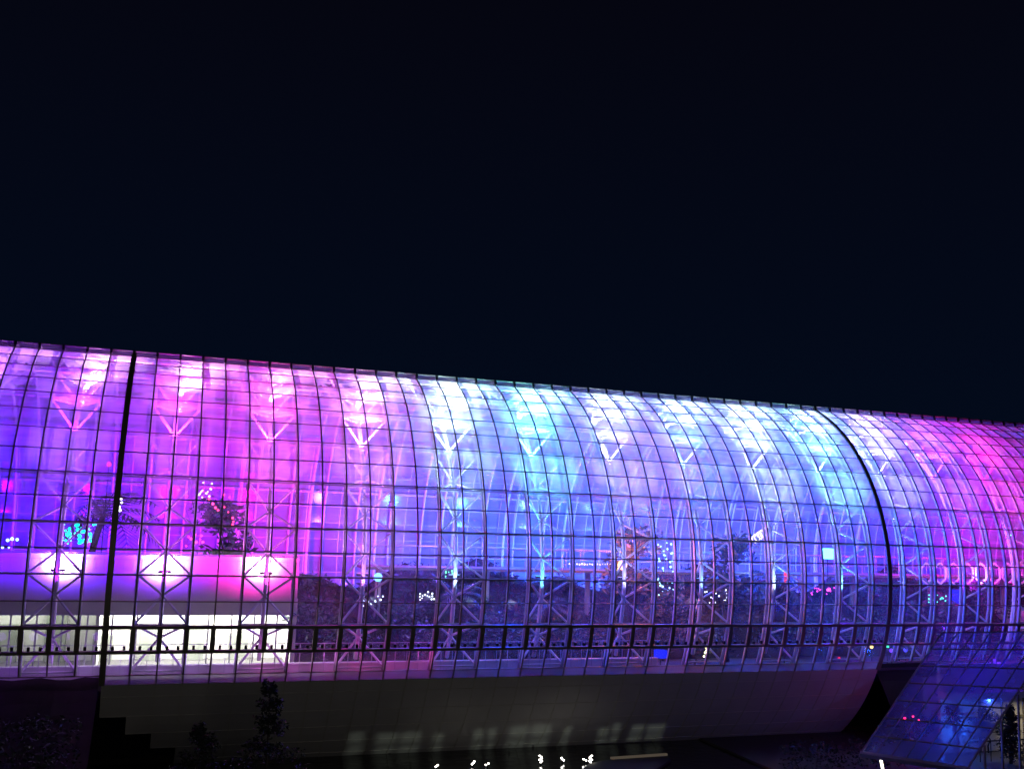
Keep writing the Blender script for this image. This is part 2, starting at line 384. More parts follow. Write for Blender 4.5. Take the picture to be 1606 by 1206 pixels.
# lit room at right end
rb = at(1602, 973, -4); mb = MB()
lr = thing('lit_kiosk', 'small lit cream room at the far right behind the panes', 'room', (rb.x, -4, FZ))
mb.box((rb.x-.9, -3, FZ+.002), (rb.x+7, -2.8, rb.z+.6)); mb.box((rb.x-.9, -6, rb.z+.602), (rb.x+7, -2.8, rb.z+.75)); mb.box((rb.x-1, -6, FZ+.003), (rb.x-.902, -2.8, rb.z+.6)); mb.build('wall', M['winroom'], lr)
mb = MB(); mb.box((rb.x-.7, -4.6, rb.z+.3), (rb.x+6, -4.3, rb.z+.42)); mb.build('lamp_tube', glow('kiosk_lamp', (1,.93,.75), 5), lr)
area('kiosk_light', (rb.x+3, -4.4, rb.z+.25), 6, .5, (1,.93,.75), 60)
# ---------------------------------------------------------------- foliage
def leafcloud(mb, c, rx, rz, n, size, m=(0, 1)):
    for _ in range(n):
        while True:
            p = Vector((random.uniform(-1,1), random.uniform(-1,1), random.uniform(-1,1)))
            if .25 < p.length < 1: break
        p = Vector((c[0]+p.x*rx, c[1]+p.y*rx, c[2]+p.z*rz))
        a = Vector((random.gauss(0,1), random.gauss(0,1), random.gauss(0,.6))).normalized(); b = a.cross(Vector((random.gauss(0,1), random.gauss(0,1), random.gauss(0,1)))).normalized()
        s = size*random.uniform(.6, 1.4)
        mb.quad(p-a*s, p-b*s*.4, p+a*s, p+b*s*.4, random.choice(m))
def leafy(h, crown_r, n=700, lumps=9, size=.13, mats=('leafa','leafb'), seed=0):
    random.seed(seed); t = MB(); f = MB()
    pts = [Vector((random.gauss(0,.05)*i, random.gauss(0,.05)*i, h*.6*i/4)) for i in range(5)]
    t.tube(pts, .09*h/4, 7, 0, .04*h/4)
    for q in range(lumps):
        a = random.uniform(0, 6.28); rr = crown_r*random.uniform(.15, .8); z = h*random.uniform(.45, .92)
        if z > h*.8: rr *= .4
        c = Vector((rr*math.cos(a), rr*math.sin(a), z)); t.tube([pts[3], (pts[3]+c)/2+Vector((0,0,.1)), c], .03, 5, 0, .012)
        leafcloud(f, c, crown_r*random.uniform(.28,.5), crown_r*random.uniform(.2,.38), n//lumps, size)
    return t, f
def palm(h, seed=0, n=16, L=1.9):
    random.seed(seed); t = MB(); f = MB()
    pts = [Vector((.06*i*i*.3, 0, h*i/5)) for i in range(6)]; t.tube(pts, .14, 8, 0, .08); top = pts[-1]
    for q in range(n):
        a = 6.283*q/n+random.uniform(-.2,.2); e = random.uniform(-.1, 1.1); l = L*random.uniform(.75,1.1); prev = top; d = Vector((math.cos(a)*math.cos(e), math.sin(a)*math.cos(e), math.sin(e)))
        seg = 12
        for i in range(seg):
            nx = prev+d*(l/seg); sd = d.cross(Vector((0,0,1))).normalized(); w = L*.27*math.sin(math.pi*(i+1)/(seg+1.5))
            for sgn in (-1, 1):
                tip = (prev+nx)/2+sd*sgn*w+d*w*.5-Vector((0,0,w*.35)); f.quad(prev, prev+(nx-prev)*.55, tip, tip-d*.015, 0 if random.random() < .6 else 1)
            f.bar(prev, nx, .02, .012); prev = nx; d = (d-Vector((0,0,.12))).normalized()
    return t, f
def plant(name, builder, loc, rz, sc_, label, cat, group, mats=('leafa','leafb')):
    o = thing(name, label, cat, (0,0,0), group)
    t, f = builder
    t.build('trunk', M['bark'], o, True); f.build('crown' if name != 'palm_tree' else 'frond', [M[m] for m in mats], o)
    o.location = loc; o.rotation_euler = (0, 0, rz); o.scale = (sc_,)*3; o['_o'] = (0,0,0); return o
def clone(src, loc, rz, s, label):
    r = src.copy(); C.objects.link(r); r.location = loc; r.rotation_euler = (0,0,rz); r.scale = (s,)*3; r['label'] = label
    for ch in list(src.children):
        c = ch.copy(); C.objects.link(c); c.parent = r
    return r
def base(px, Y): p = at(px, 1000, Y); return Vector((p.x, Y, FZ))
G1 = 'plants growing inside the greenhouse'
pal = plant('palm_tree', palm(3.6, 3), base(118, 1.5), .3, 1.9, 'palm behind the pavilion roof wearing green lights', 'palm', G1)
lf1 = plant('leafy_tree', leafy(4.6, 1.7, 900, 10, .13, seed=5), base(345, 0), .3, 1.75, 'leafy tree draped with red lights behind the second and third floodlights', 'tree', G1)
lf2 = plant('leafy_tree', leafy(3.2, 1.9, 900, 12, .15, seed=11), base(495, -5), 1, 1.0, 'broad bush lit dull magenta beside the end of the lit building', 'tree', G1)
lf3 = plant('shrub', leafy(1.8, 1.5, 800, 12, .12, seed=21), base(560, -7), 1, 1.0, 'low shrub under the left end of the walkway', 'shrub', G1)
spec = [ # src, px, Y, scale, label
 (pal, 700, -5.6, .95, 'palm with a green glint near the left end of the walkway'),
 (lf2, 640, -4.8, .9, 'rounded bush behind the blue globe lamp'),
 (lf1, 985, -5.6, 1.6, 'leafy tree lit orange in the middle of the house'),
 (lf2, 1040, -5.6, 1.15, 'dense dark bush right of the orange tree'),
 (lf2, 775, -6.0, .8, 'dark bush between the two palms'),
 (pal, 850, -5.8, .8, 'short palm standing left of the orange lit tree'),
 (lf3, 905, -7.2, 1.1, 'low dark shrub in front of the orange lit tree'),
 (lf1, 1140, -6.4, 1.55, 'tall dark tree against the glass right of centre'),
 (pal, 1215, -4.8, 1.15, 'palm by the spiral of yellow lights'),
 (lf2, 1290, -5.8, .95, 'bush below the cyan glowing lamp'),
 (lf1, 1375, -4.8, .95, 'leafy tree behind the right thick rib'),
 (lf2, 1440, -6.0, 1.0, 'bush under the first hexagon frames'),
 (pal, 1490, -5.4, .9, 'palm by the blue glowing drum lamp'),
 (lf1, 1545, -5.0, 1.0, 'leafy tree lit magenta at the far right'),
 (lf3, 660, -7.4, 1.0, 'low shrub beneath the blue globe lamp'),
 (lf3, 820, -7.6, 1.05, 'low shrub at the curb under the short palm'),
 (lf3, 1090, -7.4, 1.2, 'low shrub with small yellow lights beside it'),
 (lf3, 1230, -7.3, 1.15, 'low shrub at the foot of the spiral palm'),
 (lf3, 1330, -7.3, 1.1, 'low shrub by the orange floor lamp'),
 (lf3, 1410, -7.3, 1.0, 'low shrub by the violet floor lamp'),
]
for i, (src, px, Y, s_, lab) in enumerate(spec): clone(src, base(px, Y), i*1.3, s_, lab)
# ---------------------------------------------------------------- lights on strings and lamps
def fairy(name, label, col, st, pts, r=.045, wire=True):
    t = thing(name, label, 'string lights', pts[0])
    mb = MB()
    for p in pts: mb.ico(p, r*random.uniform(.7, 1.5), 0, 6, 4)
    mb.build('bulbs', glow(name+'_glow', col, st), t)
    if wire: mb = MB(); mb.tube(pts, .006, 4, cap=False); mb.build('wire', M['dark'], t)
    return t
def cloudpts(px0, px1, py0, py1, Y, n, seed):
    random.seed(seed); return [at(random.uniform(px0,px1), random.uniform(py0,py1), Y+random.uniform(-.6,.6)) for _ in range(n)]
def point(loc, col, P, r=.1, name='lamp_light'):
    l = bpy.data.lights.new(name, 'POINT'); l.color = col; l.energy = P; l.shadow_soft_size = r
    o = bpy.data.objects.new(name, l); C.objects.link(o); o.location = loc; return o
fairy('string_lights', 'turquoise string lights knotted in a palm at the left', (0,1,.55), 8, cloudpts(96,152,822,852,-2.5,46,1), .055)
fairy('string_lights', 'few pale blue string lights at the left edge', (.2,.5,1), 14, [at(px,py,-3) for px,py in ((4,858),(14,858),(12,847),(19,845),(27,846))], .05)
fairy('string_lights', 'yellow string lights at the top of the red-lit tree', (1,.75,.3), 6, cloudpts(312,335,756,780,-3,14,3), .035)
fairy('string_lights', 'red string lights trailing down a leafy tree', (1,.03,.12), 9, [at(px,py,-3) for px,py in ((328,782),(334,790),(338,796),(342,800),(351,776),(360,780),(365,812),(366,818),(352,795),(358,803),(300,845),(308,850),(314,846),(318,850),(316,840),(292,856),(296,842),(306,838),(280,768),(294,778),(365,822))], .045)
fairy('string_lights', 'cold white string lights on the bush right of the orange tree', (.35,.8,1), 7, cloudpts(1032,1056,850,935,-5,36,5), .04)
fairy('string_lights', 'yellow string lights standing above the low curb right of centre', (1,.9,.4), 10, [at(px,py,-8.6) for px,py in ((1107,1016),(1108,1019),(1106,1023),(1108,1027),(1104,1029),(1110,1024))], .04)
fairy('string_lights', 'scatter of teal string lights under the hexagon frames', (.1,.9,.7), 4, cloudpts(1455,1490,932,946,-6,16,7), .035)
fairy('string_lights', 'pair of white lights high left beside the thick rib', (.9,.9,1), 7, [at(px,py,-2) for px,py in ((190,782),(191,788),(187,795),(188,800))], .05)
fairy('string_lights', 'walkway rail lit gold, shown as a row of small bulbs left of the orange lantern', (1,.62,.22), 7, [at(px, 884+.3*((i*7)%5), -4.25) for i, px in enumerate(range(893, 968, 4))], .03)  # orange light on the rail, built as glowing bulbs
fairy('string_lights', 'silver string lights low below the blue globe lamp', (.7,.85,1), 6, cloudpts(566,604,934,950,-5.6,18,12), .035)
fairy('string_lights', 'silver string lights on the bush left of the green-lit palm', (.8,.9,.9), 6, cloudpts(655,682,928,942,-5.6,14,13), .035)
fairy('string_lights', 'green string lights around the palm left of the walkway middle', (.15,1,.35), 4, cloudpts(697,716,893,908,-5.4,14,14), .04)
fairy('string_lights', 'white string lights at the foot of the tall dark tree', (.75,.85,1), 6, cloudpts(1105,1140,925,948,-6.9,18,15), .035)
fairy('string_lights', 'magenta string lights around the small magenta globe lamp', (1,.05,.8), 5, cloudpts(1272,1310,918,932,-5.8,16,16), .035)
# spiral
random.seed(4)
sp = [at(1182+i*.62+5*math.cos(i*.9), 846-i*.42+6*math.sin(i*.9), -6.3) for i in range(34)]
mb = MB(); mb.tube(sp, .035, 6); tag(mb.build('spiral_light', glow('spiral_glow', (1,.85,.55), 3.2)), 'glowing coil of yellow-white light tube', 'light')
# globe, drum and lantern lamps: emissive shade + fitting
def lamp(name, label, px, py, Y, r, col, st, P, shape='globe', pcol=None):
    c = at(px, py, Y); t = thing(name, label, 'lamp', (c.x, c.y, c.z))
    mb = MB()
    if shape == 'globe': mb.ico(c, r, 0, 14, 9)
    else:
        n = 14
        for a in range(n):
            t0, t1 = 6.283*a/n, 6.283*(a+1)/n
            P4 = [(c.x+r*math.cos(t0), c.y+r*math.sin(t0)), (c.x+r*math.cos(t1), c.y+r*math.sin(t1))]
            hh = r*shape
            mb.quad((*P4[0], c.z-hh), (*P4[1], c.z-hh), (*P4[1], c.z+hh), (*P4[0], c.z+hh))
            mb.tri((*P4[0], c.z+hh), (*P4[1], c.z+hh), (c.x, c.y, c.z+hh))
    mb.build('lamp_shade', glow(name+'_glow', col, st), t, True)
    mb = MB(); mb.tube([(c.x, c.y, FZ+.002), (c.x, c.y, c.z-r*.9)], .025, 6); mb.tube([(c.x, c.y, FZ+.002), (c.x, c.y, FZ+.05)], .15, 10); mb.build('stand', M['dark'], t)
    if P: point(c+Vector((0, -r*1.6, r)), pcol or col, P, r)
    return t
lamp('globe_lamp', 'bright sky-blue globe lamp among bushes', 593, 905, -6, .21, (.12,.45,1), 5, 25)
lamp('lantern', 'orange fire-like lantern in the middle of the house', 976, 886, -6.6, .25, (1,.42,.16), 6, 170, 'globe', (1,.16,.04))
lamp('lantern', 'small yellow lamp just below the orange lantern', 971, 894, -5.5, .13, (1,.7,.2), 6, 30)
lamp('globe_lamp', 'tiny violet globe under the orange lantern', 978, 906, -5.8, .07, (.6,.2,1), 10, 4)
lamp('drum_lamp', 'glowing cyan drum lamp right of the spiral light', 1298, 868, -5.6, .33, (.15,.85,1), 5, 150, .9)
lamp('drum_lamp', 'deep blue drum lamp below the hexagon frames', 1500, 935, -5.6, .36, (.02,.02,1), 1.3, 15, 1.1)
lamp('box_lamp', 'saturated blue square lamp low behind the bottom panes', 1036, 1025, -8.6, .34, (.0,.02,1), 1.1, 6, .55)
lamp('globe_lamp', 'small magenta globe lamp on the right', 1299, 925, -5.6, .09, (1,.05,.8), 8, 20)
lamp('floor_lamp', 'small yellow floor lamp near the lower right panes', 1367, 1014, -8.4, .09, (1,.6,.1), 4, 6)
lamp('floor_lamp', 'small green floor lamp beside the right thick rib', 1391, 1011, -8.4, .11, (.05,.9,.4), 2.2, 5, 1.2)
lamp('floor_lamp', 'small violet floor lamp right of the green one', 1398, 1020, -8.4, .11, (.12,.03,1), 2.5, 5)
lamp('floor_lamp', 'blue floor lamp furthest right above the dark ground', 1420, 1019, -8.4, .11, (.05,.05,1), 2.2, 5)
lamp('floor_lamp', 'red floor lamp near the bottom panes', 1316, 1032, -8.6, .08, (1,.03,.12), 1.5, 3)
lamp('tall_lamp', 'red glowing tapered lamp beside the box truss', 1232, 905, -5.4, .09, (1,.05,.12), 2.0, 12, 4)
lamp('globe_lamp', 'small red globe in the left upper area', 171, 728, -1, .12, (1,.03,.3), 3, 8)
lamp('globe_lamp', 'small turquoise lamp at the far right', 1585, 838, -5.0, .1, (.1,1,.8), 3, 10, 'globe')
for c, P_ in ROCKS: point(c+Vector((0,-.55,.5)), (.6,.8,1), P_*.5, .06)
point(at(985, 862, -7.4), (1,.14,.02), 280, .12)  # extra orange points added here to widen the glow around the tree
point(at(1000, 840, -5.0), (1,.20,.04), 750, .12)
point(at(965, 850, -6.6), (1,.13,.02), 160, .12)
for i, q_ in enumerate(HEXC): point(q_, (.9,.6,1) if i < 3 else (1,.35,.7), 14, .06)  # unseen points added in front so the hexagon frames show
# ---------------------------------------------------------------- floodlights on the trusses
def spot(loc, tgt, col, P, ang, blend=.8, r=.08, name='flood_light'):
    l = bpy.data.lights.new(name, 'SPOT'); l.color = col; l.energy = P; l.spot_size = ang; l.spot_blend = blend; l.shadow_soft_size = r
    o = bpy.data.objects.new(name, l); C.objects.link(o); o.location = loc
    d = (Vector(tgt)-Vector(loc)).normalized(); o.rotation_mode = 'QUATERNION'; o.rotation_quaternion = d.to_track_quat('-Z', 'Y'); return o
ORD = ['first','second','third','fourth','fifth','sixth','seventh','eighth','ninth','tenth','eleventh','twelfth','thirteenth','fourteenth','fifteenth']
# per truss: low wash colour, low power, high wash colour, high power, back colour, back power
V = (.10, .0, 1); HP = (1, .0, .45); BL = (.015, .06, 1); VB = (.07, .0, 1); LB = (.05, .14, 1)
# truss: low colour, low W, truss wash colour, W, back colour, back W, crown colour, crown W
T = {-6: (V, 5000, (.22,.0,1), 3500, (.06,0,1), 14000, (.7,.25,1), 200), -2: (V, 5000, (.36,.02,1), 4000, (.07,0,1), 14000, (1,.5,1), 500),
     2: ((.22,0,1), 5000, (.7,.03,.95), 3800, (.28,0,1), 12000, (1,.5,1), 500), 6: (HP, 6500, (1,.06,.8), 3800, (.95,0,.62), 9500, (1,.3,.9), 450),
     10: ((1,.0,.4), 900, (.72,.22,1), 4500, (.15,.05,1), 9500, (1,.6,1), 450), 14: (LB, 1500, (.42,.75,1), 5000, (.04,.15,1), 12000, (.7,.95,1), 800),
     18: (BL, 1800, (.10,.75,.95), 5500, (.03,.14,1), 12000, (.35,1,.95), 850), 22: ((.4,.03,.3), 1000, (.42,.42,1), 4000, (.05,.13,1), 11000, (.55,.85,1), 700),
     26: (BL, 1800, (.16,.40,1), 4300, (.035,.10,1), 11000, (.5,.8,1), 700), 30: (BL, 1500, (.48,.72,1), 5000, (.05,.10,1), 10000, (.7,.9,1), 700),
     34: (BL, 1500, (.20,.80,1), 5500, (.05,.07,1), 9500, (.6,.95,1), 500), 38: (VB, 800, (.36,.34,1), 5500, (.07,0,1), 9000, (.8,.7,1), 400),
     42: ((.3,0,1), 900, (.38,.02,1), 5000, (.12,0,1), 8000, (.6,.2,1), 150), 46: (HP, 2200, (1,.0,.45), 3300, (1,0,.4), 8000, (.8,.03,.8), 60),
     50: ((.3,.02,.9), 150, (.4,.1,.9), 160, (.4,.1,.9), 600, (.4,.2,.8), 4)}
cu = {c: ((.02,.05,1), 12) for c in TR}
cu.update({-6: ((.4,.1,1), 50), -2: ((.5,.15,1), 60), 2: ((.6,.2,1), 60), 6: ((.9,.15,.8), 70), 10: ((1,.08,.55), 60), 14: ((.12,.14,1), 45), 18: ((.06,.1,1), 45), 22: ((.25,.08,.6), 25), 26: ((.03,.03,.4), 8)})
for i, c in enumerate(TR):
    lc, lp, hc, hp, bc, bp, cc, cp = T[c]
    a = cyl(c, 2.05, 1.35); a.y += .12; x = a.x
    nm = ORD[i]
    fl = thing('floodlight', 'wide dark floodlight low on the %s truss from the left' % nm, 'floodlight', a, 'floodlights hung low on the trusses')
    mb = MB(); mb.box((x-.28, a.y-.05, a.z-.05), (x+.28, a.y+.1, a.z+.05)); mb.bar((x-.2, a.y-.06, a.z-.05), (x-.2, a.y-.2, a.z-.02), .03); mb.bar((x+.2, a.y-.06, a.z-.05), (x+.2, a.y-.2, a.z-.02), .03); mb.build('housing', M['dark'], fl)
    mb = MB(); mb.box((x-.25, a.y-.02, a.z+.052), (x+.25, a.y+.08, a.z+.06)); mb.build('lens', glow('lens_glow', hc, 4), fl)
    la = Vector((x, a.y+.05, a.z+.2))
    spot(la, (x, a.y+3, a.z+2.4), lc, lp*.45, math.radians(150), .9, .12)          # into the house
    # unseen spots added on both sides of each truss to whiten its tubes
    tc_ = tuple(v+(1-v)*.12 for v in hc)
    for jj, ff in ((3.4, .075 if c < 20 else .04), (6.6, .11), (10, .12)):
        for dk in (-2, 2): spot(cyl(c+dk, jj, 1.5), cyl(c, jj+.6, .75), tc_ if jj > 4 or c < 14 or c == 22 or c > 40 else (.12,.22,1), hp*ff, math.radians(115), .9, .12)
    if c >= 10: point((x+1, -3.4, WZ+1.7), {10: (1,.0,.3), 14: (.15,.05,1), 22: (.12,.06,1), 38: (.08,0,1), 42: (.5,0,.7), 46: (1,0,.4), 50: (.3,0,.5)}.get(c, (.008,.06,1)), {10: 300, 22: 900, 42: 700, 46: 700, 50: 100}.get(c, 2400), .2)  # unseen point added above the planting to tint the leaves
    spot(cyl(c, 1.2, .75), cyl(c, 8, 1.2), hc, hp*.09, math.radians(70), 1, .1)  # these upward spots are added without fittings to brighten truss and crown
    spot(cyl(c, 8.3, .5), cyl(c, 14, .9), hc, hp*.55, math.radians(100), 1, .1)
    spot(cyl(c, 2.3, 1.8), cyl(c, 10.5, .1), hc, hp*.5, math.radians(72), 1, .12)
    for q_ in (.0, 1.33, 2.66): point(cyl(c+q_, -1.55, .5), cu[c][0], cu[c][1]*.15, .2)  # unseen points added to colour the curb wall and sill
    # added back wash without a fitting, low behind, colouring the rear skin
    q_ = cyl(c, 5); sl = (q_.x-CX)/(q_.y-CY)
    spot((q_.x+sl*(1.5-q_.y), 1.5, FZ+1.6), (q_.x+sl*(R*.75-q_.y), R*.75, 3.4), bc, bp*(1 if c < 30 else 1.4), math.radians(125 if c < 38 else 100), 1, .3)
    for q, jj in enumerate((11.3, 12.6)):
        hcpt = cyl(c+.15, jj, 1.2)
        hl = thing('floodlight', 'small bright %s lamp near the crown of the %s truss from the left' % (('lower','upper')[q], nm), 'floodlight', hcpt, 'small lamps near the crown')
        mb = MB(); mb.ico(hcpt, .10, 0, 8, 6); mb.build('bulb', glow('crown_glow', cc, 30 if cp > 30 else .8), hl, True)
        mb = MB(); mb.bar(hcpt-Vector((0, 0, .11)), hcpt-Vector((0, 0, .2)), .16, .16, (0, 1, 0)); mb.build('socket', M['dark'], hl)
        spot(hcpt-Vector((0, 0, .5)), cyl(c+.1, jj+1.2, -.2), cc, cp*3.2, math.radians(125), 1, .1)
for c, col, P in ((-2, (1,.5,1), 1900), (2, (1,.55,.95), 2100), (6, (1,.42,.9), 2000), (46, (1,.4,.8), 120)):
    a = cyl(c, 2.25, 1.3); spot((a.x, PY-.42, a.z+.1), (a.x, PY+.2, a.z+.16), col, P, math.radians(160), 1, .1)
# ---------------------------------------------------------------- outside: ground, pond, banks
mb = MB(); n = 900
mb.quad((-n, -n, ZW-1.2), (n, -n, ZW-1.2), (n, n, ZW-1.2), (-n, n, ZW-1.2)); struct(mb.build('ground', M['soil']))
mb = MB(); mb.quad((-6, -46, ZW), (60, -46, ZW), (60, -6.0, ZW), (-6, -6.0, ZW)); struct(mb.build('water', M['water']))
# far bank behind the pond under the greenhouse
mb = MB(); mb.box((-40, -6.2, ZW-1.3), (90, R, ZW+.25)); struct(mb.build('ground_bank', M['soil']))
# earth slope at the left and right ends of the cladding
def mound(name, x0, x1, f, ny=14, nx=26):
    mb = MB(); xs_ = [x0+(x1-x0)*i/nx for i in range(nx+1)]; P = []
    for i, x in enumerate(xs_):
        P.append([(x, y, z+random.uniform(-.06,.06)) for (y, z) in f(x)])
    for i in range(nx):
        for j in range(len(P[0])-1): mb.quad(P[i][j], P[i+1][j], P[i+1][j+1], P[i][j+1])
    return mb
ztop = cyl(0, -2).z-.12
def fl_(x):
    return [(cyl(0,-2).y+.15-.0*q - 9*(q/13)**1.3, ztop-(ztop-ZW+1)*(q/13)) for q in range(14)]
struct(mound('ground_slope', kx(K0)-6, kx(0)-.12, fl_).build('ground_slope', M['soil'], smooth=True))
def fr_(x): return [(cyl(0,-2).y+.6 - 4*(q/13)**1.3, ztop-.1-(ztop-ZW+1)*(q/13)) for q in range(14)]
struct(mound('ground_slope', kx(END)+.2, kx(K1)+6, fr_).build('ground_slope', M['soil'], smooth=True))
# small paved landing by the pond
A = [onplane(px, py, Vector((0,0,ZW+.12)), Vector((0,0,1))) for px, py in ((958,1190),(1046,1184),(1052,1190),(1020,1212),(905,1212),(925,1196))]
mb = MB(); n0 = len(mb.v); mb.v += [tuple(p) for p in A]+[(p.x, p.y, p.z-.3) for p in A]; mb.f.append(tuple(range(6))); mb.m.append(0)
for q in range(6): mb.f.append((q, (q+1) % 6, 6+(q+1) % 6, 6+q)); mb.m.append(0)
struct(mb.build('path', M['paving']))
mb = MB(); mb.bar(A[0]+Vector((0,0,.05)), A[1]+Vector((0,0,.05)), .12, .1); tag(mb.build('glow_edge', glow('edge_glow', (1,.8,.6), .07)), 'thin faintly glowing edging on the landing by the pond', 'light')  # faint glow given to the edging's own material
# lamp reflections on the pond, built as stacks of glowing beads
for i, (px, py, h, lab) in enumerate(((848,1199,.30,'white pond reflection built as glowing beads, brightest of the middle pair'),(882,1196,.16,'small white pond reflection built as glowing beads just right of the brightest'),(917,1196,.12,'dim white pond reflection built as glowing beads left of the landing'),(926,1199,.30,'bright white pond reflection built as glowing beads touching the landing'),(742,1202,.16,'white pond reflection built as glowing beads, second from the left'),(764,1203,.12,'dim white pond reflection built as glowing beads in the left group'),(684,1206,.12,'white pond reflection built as glowing beads cut by the bottom edge, leftmost'))):
    p = onplane(px, py, Vector((0,0,ZW)), Vector((0,0,1)))
    t = thing('pond_reflection', lab, 'light', p, 'glowing stand-ins for reflections on the water')
    mb = MB(); mb.tube([p-Vector((0,0,.05)), p+Vector((0,0,.12))], .04, 8); mb.build('stem', M['dark'], t)
    mb = MB()
    for q in range(int(h*20)): mb.ico(p+Vector((.07*math.sin(q*2.3+i), 0, .12+q*.06)), .048, 0, 7, 5, .7)
    mb.build('glow_head', glow('pond_glow', (1,.95,.85), 9), t, True)
# outside trees
def conifer(h, r, n, seed, kinds=(0, 1)):
    random.seed(seed); t = MB(); f = MB(); t.tube([(0,0,0), (0,0,h)], .09, 6, 0, .015)
    for _ in range(n):
        z = random.uniform(.12, 1)**.9; rr = r*(1-z)**.8*random.choice((.5,.8,1,1.1))+.05; a = random.uniform(0,6.28)
        p0 = Vector((0,0,h*z)); p1 = p0+Vector((rr*math.cos(a), rr*math.sin(a), -.1*rr+random.uniform(-.1,.25)))
        t.tube([p0, p1], .012, 4, 0, .004, cap=False)
        for q in range(5):
            leafcloud(f, p0+(p1-p0)*(.35+.16*q), .16, .10, 5, .07)
    return t, f
def gardentree(h, seed):
    random.seed(seed); t = MB(); f = MB(); t.tube([(0,0,0), (.05,0,h*.5), (0,0,h)], .08, 7, 0, .012)
    levels = ((.22,.9),(.34,1.1),(.44,1.25),(.52,1.25),(.6,.75),(.7,.5),(.78,.55),(.86,.45),(.95,.22))
    for z, rr in levels:
        for q in range(7 if rr > .6 else 5):
            a = random.uniform(0,6.28); p0 = Vector((0,0,h*z-.15)); p1 = Vector((rr*random.uniform(.6,1.05)*math.cos(a), rr*random.uniform(.6,1.05)*math.sin(a), h*z+random.uniform(-.1,.2)))
            t.tube([p0, p1], .02, 5, 0, .008); leafcloud(f, p1, .3*rr/.8+.05, .22, 45, .075); leafcloud(f, (p0+p1)/2, .2, .14, 20, .07)
    return t, f
tY = -17.5
top = at(425, 1056, tY); h = top.z-ZW
plant('garden_tree', gardentree(h, 31), (top.x, tY, ZW-.3), 0, 1, 'slender dark tree in front of the cladding with its tip at the panes', 'tree', 'dark trees in front of the cladding', ('leafd','leafd'))
top = at(313, 1136, tY+.5); plant('garden_tree', gardentree(top.z-ZW+.3, 32), (top.x, tY+.5, ZW-.3), 1, 1, 'shorter dark tree left of the slender one', 'tree', 'dark trees in front of the cladding', ('leafd','leafd'))
# hedges at the dark left bottom and right bottom
def hedge(x0, x1, y, z0, z1, seed, lab):
    random.seed(seed); mb = MB(); t = thing('hedge', lab, 'hedge', ((x0+x1)/2, y, z0))
    k = int((x1-x0)*70*(z1-z0)/2)
    for _ in range(k):
        c = (random.uniform(x0,x1), y+random.uniform(-.7,.7), z0+(z1-z0)*random.random()**.8)
        leafcloud(mb, c, .3, .25, 4, .1)
    mb.build('foliage', [M['leafd'], M['leafa']], t)
hedge(kx(-8), kx(0)-.5, -14.5, ZW, ZW+3.6, 41, 'dark hedge below the panes at the left edge')
hedge(kx(1), kx(9), -14.8, ZW-.2, ZW+1.1, 42, 'low dark hedge at the foot of the two dark trees')
hedge(kx(28), kx(37), -13.5, ZW-.2, ZW+1.2, 43, 'black hedge left of the sloped glass entrance')
# ---------------------------------------------------------------- sloped glass entrance at the right
hd = Vector((math.sin(math.radians(-34)), math.cos(math.radians(-34)), 0))
q0 = at(1350, 1182, -17.2)
perp = Vector((math.cos(math.radians(-34)), -math.sin(math.radians(-34)), 0))  # to the right / away
slope = math.radians(50); dn = perp*math.cos(slope)+Vector((0,0,1))*math.sin(slope)
nrm = hd.cross(dn).normalized()
if nrm.dot(CAM-q0) < 0: nrm = -nrm
def roof(px, py): return onplane(px, py, q0, nrm)
ent = thing('glass_entrance', 'sloped lean-to of dark blue glass jutting out at the lower right', 'glass roof', q0)
TL, TRr, BL_, BR = roof(1478, 992), roof(1700, 996), roof(1350, 1182), roof(1516, 1207)
def uv(u, v):                              # u across, v from eave to top
    a = BL_.lerp(BR, u); b = TL.lerp(roof(1660, 990), u); return a.lerp(b, v)
NU, NV = 7, 7
mb = MB()
for a in range(NU):
    for b in range(NV): mb.quad(uv(a/NU, b/NV), uv((a+1)/NU, b/NV), uv((a+1)/NU, (b+1)/NV), uv(a/NU, (b+1)/NV))
M['entglass'] = skin('entrance_glass', .25, .36, .02, (.75,.82,1), alb=(.5,.62,.95))
mb.build('glass_sheet', M['entglass'], ent)
for a in range(NU+1):
    mb = MB(); mb.bar(uv(a/NU, 0)+nrm*.03, uv(a/NU, 1)+nrm*.03, .07 if a in (0, NU) else .04, .06, nrm); mb.build('rafter', plain('grey_rafter', (.32,.32,.36), .4, .3), ent)
for b in range(NV+1):
    mb = MB(); mb.bar(uv(0, b/NV)+nrm*.015, uv(1, b/NV)+nrm*.015, .05 if b else .14, .05 if b else .3, nrm); mb.build('cross_bar', M['rib'] if b else M['steel'], ent)
# upright end wall under the right edge
mb = MB(); e0 = uv(1,0); e1 = uv(1,1)
for t_ in (.18,.36,.54,.72,.9):
    p = e0.lerp(e1, t_)-nrm*.1; mb.bar(p, (p.x, p.y, ZW), .07)
mb.build('upright', M['rib'], ent)
